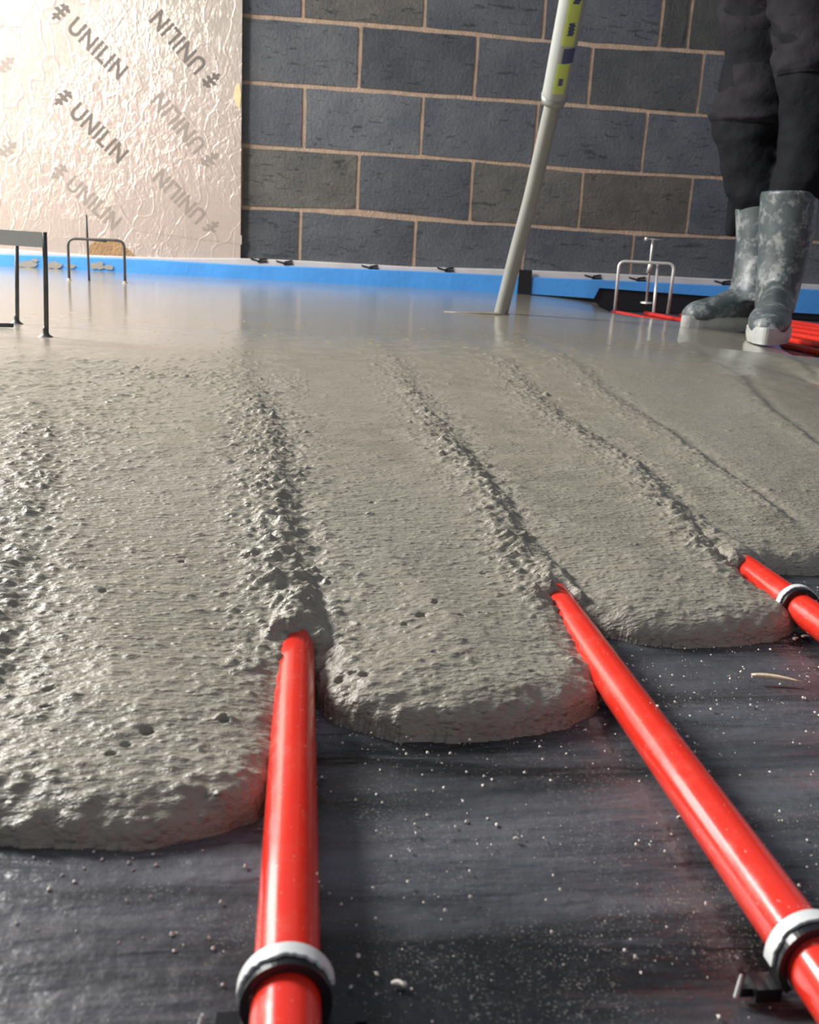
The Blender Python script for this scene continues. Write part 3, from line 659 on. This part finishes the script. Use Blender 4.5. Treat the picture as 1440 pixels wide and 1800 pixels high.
# boots
def boot(name, shaft, toe_dir, heel, length, lab):
    """shaft rows, then a foot from heel point along toe_dir"""
    e_ = []
    bm = loft(shaft, 48, 1.15, .012, .6, 1)
    d_ = Vector(toe_dir).normalized(); s_ = Vector((-d_.y, d_.x, 0)); h0 = Vector(heel)
    prof = [(0.0, .028, .09), (.02, .035, .115), (.05, .038, .12), (.09, .038, .115), (.13, .039, .098), (.17, .043, .080), (.21, .046, .070), (.25, .043, .062), (.272, .035, .052), (.286, .018, .038)]
    rings = []
    for (t_, hw, hh) in prof:
        t_ *= length/.29; ring = []
        for k in range(20):
            a = 2*math.pi*k/20; cz = math.sin(a); ring.append(bm.verts.new(h0+d_*t_+s_*(math.cos(a)*hw)+Vector((0, 0, hh/2+max(-1, cz)*hh/2*(1 if cz > 0 else .96)))))
        rings.append(ring)
    for a, b in zip(rings, rings[1:]):
        for k in range(20): bm.faces.new((a[k], a[(k+1) % 20], b[(k+1) % 20], b[k]))
    bm.faces.new(rings[0]); bm.faces.new(rings[-1])
    up_ = put(bm_obj(name, bm, M_BOOT, None, True), per); up_['label'] = lab
    rm = up_.modifiers.new('r', 'REMESH'); rm.mode = 'VOXEL'; rm.voxel_size = .006; rm.use_smooth_shade = True
    sm = up_.modifiers.new('s', 'SMOOTH'); sm.factor = .5; sm.iterations = 10
    bm = bmesh.new(); n = 64; R1 = []
    def outline(k):
        a = 2*math.pi*k/n; x_ = math.cos(a); y_ = math.sin(a); wdt = (.0455+.0035*math.tanh((x_-.1)*4))
        ex = .5*(1+x_)*length*1.04-.004; 
        return ex, y_*wdt*(1-.12*math.exp(-((x_+.1)/.25)**2)), (1.0+.06*((k//2) % 2))
    lev = [(-.010, .93), (.003, 1.0), (.020, 1.0), (.025, .90)]
    for z_, f in lev:
        R1.append([bm.verts.new(h0+d_*(outline(k)[0])+s_*(outline(k)[1]*f*outline(k)[2])+Vector((0, 0, z_))) for k in range(n)])
    for a, b in zip(R1, R1[1:]):
        for k in range(n): bm.faces.new((a[k], a[(k+1) % n], b[(k+1) % n], b[k]))
    bm.faces.new(R1[0]); bm.faces.new(R1[-1])
    so = put(bm_obj('boot_sole', bm, M_SOLE, None, False), per); so['label'] = 'pale mud-coated ridged boot sole'
toeA = at(1205, 566, .055); heelA = Vector((atY(1340, 560, YA).x+.02, YA+.03, .046))
boot('rubber_boot', [(1297, 1372, 352, YA), (1298, 1372, 400, YA), (1297, 1368, 450, YA), (1290, 1364, 500, YA-.01), (1278, 1356, 530, YA-.02)], (toeA-heelA)*Vector((1, 1, 0)) if False else Vector((toeA.x-heelA.x, toeA.y-heelA.y, 0)), heelA, (toeA-heelA).xy.length, 'grey-green rubber boot, toe pointing left')
toeB = at(1346, 594, .05); heelB = Vector((atY(1362, 560, YB+.12).x+.01, YB+.14, .046))
boot('rubber_boot', [(1343, 1432, 338, YB+.08), (1340, 1426, 400, YB+.09), (1338, 1412, 460, YB+.09), (1332, 1398, 520, YB+.08), (1330, 1392, 548, YB+.06)], Vector((toeB.x-heelB.x, toeB.y-heelB.y, 0)), heelB, (toeB-heelB).xy.length, 'grey-green rubber boot, toe pointing to the camera')
# trousers: two legs joined at the hips
bmA = loft([(1300, 1372, 375, YA), (1284, 1376, 350, YA), (1273, 1380, 300, YA), (1262, 1384, 250, YA), (1256, 1388, 215, YA+.0), (1270, 1392, 150, YA+.01), (1278, 1400, 80, YA), (1270, 1412, 0, YA), (1272, 1430, -90, YA-.01), (1285, 1470, -190, YA-.03), (1310, 1520, -290, YA-.06)], 60, 1.0, .030, 1, .5)
bmB = loft([(1345, 1432, 352, YB+.08), (1358, 1446, 335, YB+.07), (1368, 1470, 290, YB+.06), (1376, 1482, 230, YB+.05), (1372, 1490, 150, YB+.04), (1366, 1496, 80, YB+.05), (1360, 1500, 0, YB+.06), (1355, 1510, -90, YB+.08), (1345, 1530, -190, YB+.10), (1320, 1540, -290, YB+.13)], 60, 1.0, .032, 1, 2.1)
bmC = loft([(1277, 1302, 416, YA+.07), (1276, 1308, 400, YA+.07), (1280, 1316, 360, YA+.06), (1284, 1330, 320, YA+.04)], 30, 1.0, .02, 1, .2)
me_c = bpy.data.meshes.new('x'); bmC.to_mesh(me_c); bmC.free(); bmA.from_mesh(me_c)
me_ = bpy.data.meshes.new('x'); bmB.to_mesh(me_); bmA.from_mesh(me_); bmB.free()
tr = put(bm_obj('trousers', bmA, M_CLOTH, None, True), per); tr['label'] = 'baggy black work trousers'
for nm, md in (('r', 'REMESH'),):
    rm = tr.modifiers.new(nm, md); rm.mode = 'VOXEL'; rm.voxel_size = .0055; rm.use_smooth_shade = True
sm = tr.modifiers.new('s', 'SMOOTH'); sm.factor = .5; sm.iterations = 3
# folded cuffs over the knees (knee-length over-layer with ragged hem)
ov = loft([(1262, 1394, 226, YA), (1250, 1394, 214, YA), (1258, 1392, 190, YA), (1272, 1392, 150, YA), (1284, 1396, 110, YA), (1276, 1402, 60, YA), (1266, 1414, 0, YA), (1266, 1430, -70, YA)], 64, 1.03, .042, 1.3, 1.4)
o = put(bm_obj('overlayer_leg', ov, M_CLOTH2, None, True), per); o['label'] = 'charcoal rumpled over-layer ending at the knee'
ov = loft([(1369, 1494, 138, YB+.04), (1366, 1498, 120, YB+.04), (1366, 1500, 60, YB+.05), (1354, 1506, 0, YB+.06), (1350, 1515, -70, YB+.07)], 64, 1.04, .045, 1.3, 3.3)
o = put(bm_obj('overlayer_leg', ov, M_CLOTH2, None, True), per); o['label'] = 'charcoal rumpled over-layer ending at the knee'
# body, continuous skinned figure holding the pole (above the picture)
hip = (atY(1400, -330, 2.17)); 
gr = j0+dr*.62; gr2 = j0+dr*.50
V = {'pel': (hip.x+.02, 2.18, .93), 'bel': (hip.x-.01, 2.16, 1.06), 'che': (hip.x-.06, 2.12, 1.26), 'nec': (hip.x-.10, 2.08, 1.42), 'hea': (hip.x-.14, 2.05, 1.53), 'top': (hip.x-.15, 2.045, 1.62),
     'shL': (hip.x-.04, 2.28, 1.36), 'elL': (hip.x-.24, 2.18, 1.12), 'haL': tuple(gr+Vector((.03, .05, 0))), 'shR': (hip.x-.10, 1.95, 1.36), 'elR': (hip.x-.22, 1.86, 1.08), 'haR': tuple(gr2+Vector((.05, .0, 0))),
     'thA': tuple(atY(1345, -100, YA)), 'thB': tuple(atY(1430, -100, YB+.08)), 'hpA': tuple(atY(1405, -285, YA-.05)), 'knA': tuple(atY(1330, 120, YA)), 'miA': tuple(atY(1334, 365, YA)), 'fA': tuple(atY(1325, 510, YA-.01)), 'hpB': tuple(atY(1430, -285, YB+.12)), 'knB': tuple(atY(1430, 110, YB+.04)), 'miB': tuple(atY(1388, 350, YB+.08)), 'fB': tuple(atY(1366, 510, YB+.085))}
E_ = [('pel', 'bel'), ('bel', 'che'), ('che', 'nec'), ('nec', 'hea'), ('hea', 'top'), ('che', 'shL'), ('shL', 'elL'), ('elL', 'haL'), ('che', 'shR'), ('shR', 'elR'), ('elR', 'haR'), ('pel', 'hpA'), ('hpA', 'thA'), ('thA', 'knA'), ('knA', 'miA'), ('miA', 'fA'), ('pel', 'hpB'), ('hpB', 'thB'), ('thB', 'knB'), ('knB', 'miB'), ('miB', 'fB')]
RD = {'pel': (.15, .13), 'bel': (.14, .12), 'che': (.15, .13), 'nec': (.055, .055), 'hea': (.075, .09), 'top': (.06, .065), 'shL': (.065, .065), 'elL': (.045, .045), 'haL': (.028, .028), 'shR': (.065, .065), 'elR': (.045, .045), 'haR': (.028, .028),
      'thA': (.05, .05), 'thB': (.05, .05), 'hpA': (.06, .06), 'knA': (.048, .048), 'miA': (.036, .036), 'fA': (.026, .026), 'hpB': (.06, .06), 'knB': (.048, .048), 'miB': (.036, .036), 'fB': (.026, .026)}
def skin(name, V, E_, RD, mat, root, sub=2):
    ks = list(V); me = bpy.data.meshes.new(name); me.from_pydata([V[k] for k in ks], [(ks.index(a), ks.index(b)) for a, b in E_], [])
    o = bpy.data.objects.new(name, me); COL.objects.link(o); me.materials.append(mat); o.modifiers.new('k', 'SKIN').use_smooth_shade = True
    for i, k in enumerate(ks): me.skin_vertices[0].data[i].radius = RD[k]; me.skin_vertices[0].data[i].use_root = (k == root)
    s = o.modifiers.new('s', 'SUBSURF'); s.levels = s.render_levels = sub; return put(o, per)
skin('body', V, E_, RD, M_SKIN, 'pel')
JV = {k: V[k] for k in ('hpA', 'hpB', 'pel', 'bel', 'che', 'shL', 'elL', 'shR', 'elR')}
for sfx in 'LR': JV['wr'+sfx] = tuple(Vector(V['el'+sfx])*.12+Vector(V['ha'+sfx])*.88)
JE = [('pel', 'hpA'), ('pel', 'hpB'), ('pel', 'bel'), ('bel', 'che'), ('che', 'shL'), ('shL', 'elL'), ('elL', 'wrL'), ('che', 'shR'), ('shR', 'elR'), ('elR', 'wrR')]
JR = {k: (RD[k][0]+.022, RD[k][1]+.022) for k in JV if k in RD}; JR['hpA'] = JR['hpB'] = (.12, .12); JR['wrL'] = JR['wrR'] = (.042, .042)
skin('jacket', JV, JE, JR, M_CLOTH2, 'pel')
for g_, hk in ((gr, 'haL'), (gr2, 'haR')):       # fingers closed round the pole
    base = Vector(V[hk]); sd = (base-g_); sd = (sd-dr*sd.dot(dr)).normalized(); ot = dr.cross(sd)
    for f_ in range(5):
        off = dr*(.030-.019*f_) if f_ < 4 else dr*.045; Ln = (2.6, 2.9, 2.75, 2.3, 1.7)[f_]; sg = 1 if f_ < 4 else -1
        pts = [g_+off+(sd*math.cos(a*sg)+ot*math.sin(a*sg))*.034 for a in np.linspace(.1, Ln, 8)]
        bm = bmesh.new(); tube(bm, [base+off*.6]+pts, [.0105]+[.0095]*6+[.008, .006], 10)
        put(bm_obj('finger', bm, M_SKIN, None, True), per)
hd = Vector(V['hea']); fd = Vector((-.75, -.65, 0)).normalized(); rt = Vector((-fd.y, fd.x, 0))
bm = bmesh.new(); bmesh.ops.create_uvsphere(bm, u_segments=24, v_segments=16, radius=.104, matrix=Matrix.Translation(hd+Vector((0, 0, .045))-fd*.018)); bmesh.ops.delete(bm, geom=[v for v in bm.verts if (v.co-hd).dot(fd) > .05 and v.co.z < hd.z+.09], context='VERTS')
put(bm_obj('hair', bm, M_HAIR, None, True), per)

# ------------------------------------------------------------------ debris on the membrane
def shard(name, c, L_, wd, ht, ang, mat, n=9, taper=.7):
    bm = bmesh.new(); d_ = Vector((math.cos(ang), math.sin(ang), 0)); s_ = Vector((-d_.y, d_.x, 0)); rings = []
    for i in range(n+1):
        t_ = i/n; f = math.sin(math.pi*min(1, t_*1.15+.12))**.6 if t_ < .5 else max(.05, 1-(t_-.5)*2*taper); bend = math.sin(t_*3)*wd*.4
        p = Vector(c)+d_*(L_*(t_-.5))+s_*bend
        rings.append([bm.verts.new(p+s_*(math.cos(a)*wd/2*f)+Vector((0, 0, ht/2+math.sin(a)*ht/2*f))) for a in [2*math.pi*k/8+.4 for k in range(8)]])
    for a, b in zip(rings, rings[1:]):
        for k in range(8): bm.faces.new((a[k], a[(k+1) % 8], b[(k+1) % 8], b[k]))
    bm.faces.new(rings[0]); bm.faces.new(rings[-1]); return bm_obj(name, bm, mat, None, True)
a_, b_ = at(1322, 1183, .002), at(1408, 1195, .002)
o = shard('wood_splinter', ((a_.x+b_.x)/2, (a_.y+b_.y)/2, 0), (b_-a_).length, .0032, .0022, math.atan2(b_.y-a_.y, b_.x-a_.x), M_WOOD)
tag(o, 'long pale wood splinter lying on the black membrane near the right edge', 'splinter')
for (px, py, L_, lab) in ((1418, 1117, .0055, 'small white chip tucked under the red pipe at the right edge'), (1400, 1121, .0045, 'thin pale sliver at the tip of the third screed lobe'),
                          (700, 1727, .0035, 'small pale chip on the membrane at the bottom centre'), (908, 1472, .002, 'pale crumb in the middle of the black membrane'), (1198, 1435, .0028, 'white chip against the left side of the slanting pipe'), (1330, 1612, .003, 'elongated white chip left of the lower right clip'), (740, 1258, .0015, 'tiny white crumb just in front of the middle screed lobe')):
    c = at(px, py, .001); o = shard('stone_chip', (c.x, c.y, -.0002), L_, L_*.5, .0012, random.uniform(-.6, .8), M_CRUMB, 5, .5); tag(o, lab, 'chip', 'pale chips on the membrane')
bm = bmesh.new(); k = 0
while k < 7000:
    y = .17+.36*rng.random()**.9; x = rng.uniform(-.10, .42)
    if inside(np.array([x]), np.array([y]))[0]: continue
    if vn(np.array([x*30]), np.array([y*60]), 21)[0] < rng.uniform(-.45, .35): continue
    k += 1; z = float(np.interp(0, [0], [0])); s = .00009+.00055*rng.random()**9
    on = any(abs(x-p) < .007 for p in PX[:4]); zz = .0094+math.sqrt(max(0, .0081**2-min((x-p)**2 for p in PX[:4]))) if on else .0002
    if on and rng.random() < .6: continue
    v = [bm.verts.new((x+s*a+rng.uniform(-s, s)*.4, y+s*b*1.3+rng.uniform(-s, s)*.4, zz+s*c)) for a, b, c in ((-1, -1, 0), (1, -.8, 0), (.9, 1, 0), (-.8, .7, 0), (0, 0, 1.2))]
    for f in ((0, 1, 4), (1, 2, 4), (2, 3, 4), (3, 0, 4)): bm.faces.new([v[i] for i in f])
o = bm_obj('dust_crumbs', bm, M_CRUMB); tag(o, 'fine pale grit and dusty crumbs scattered over the black membrane and pipes', 'grit', None, 'stuff')
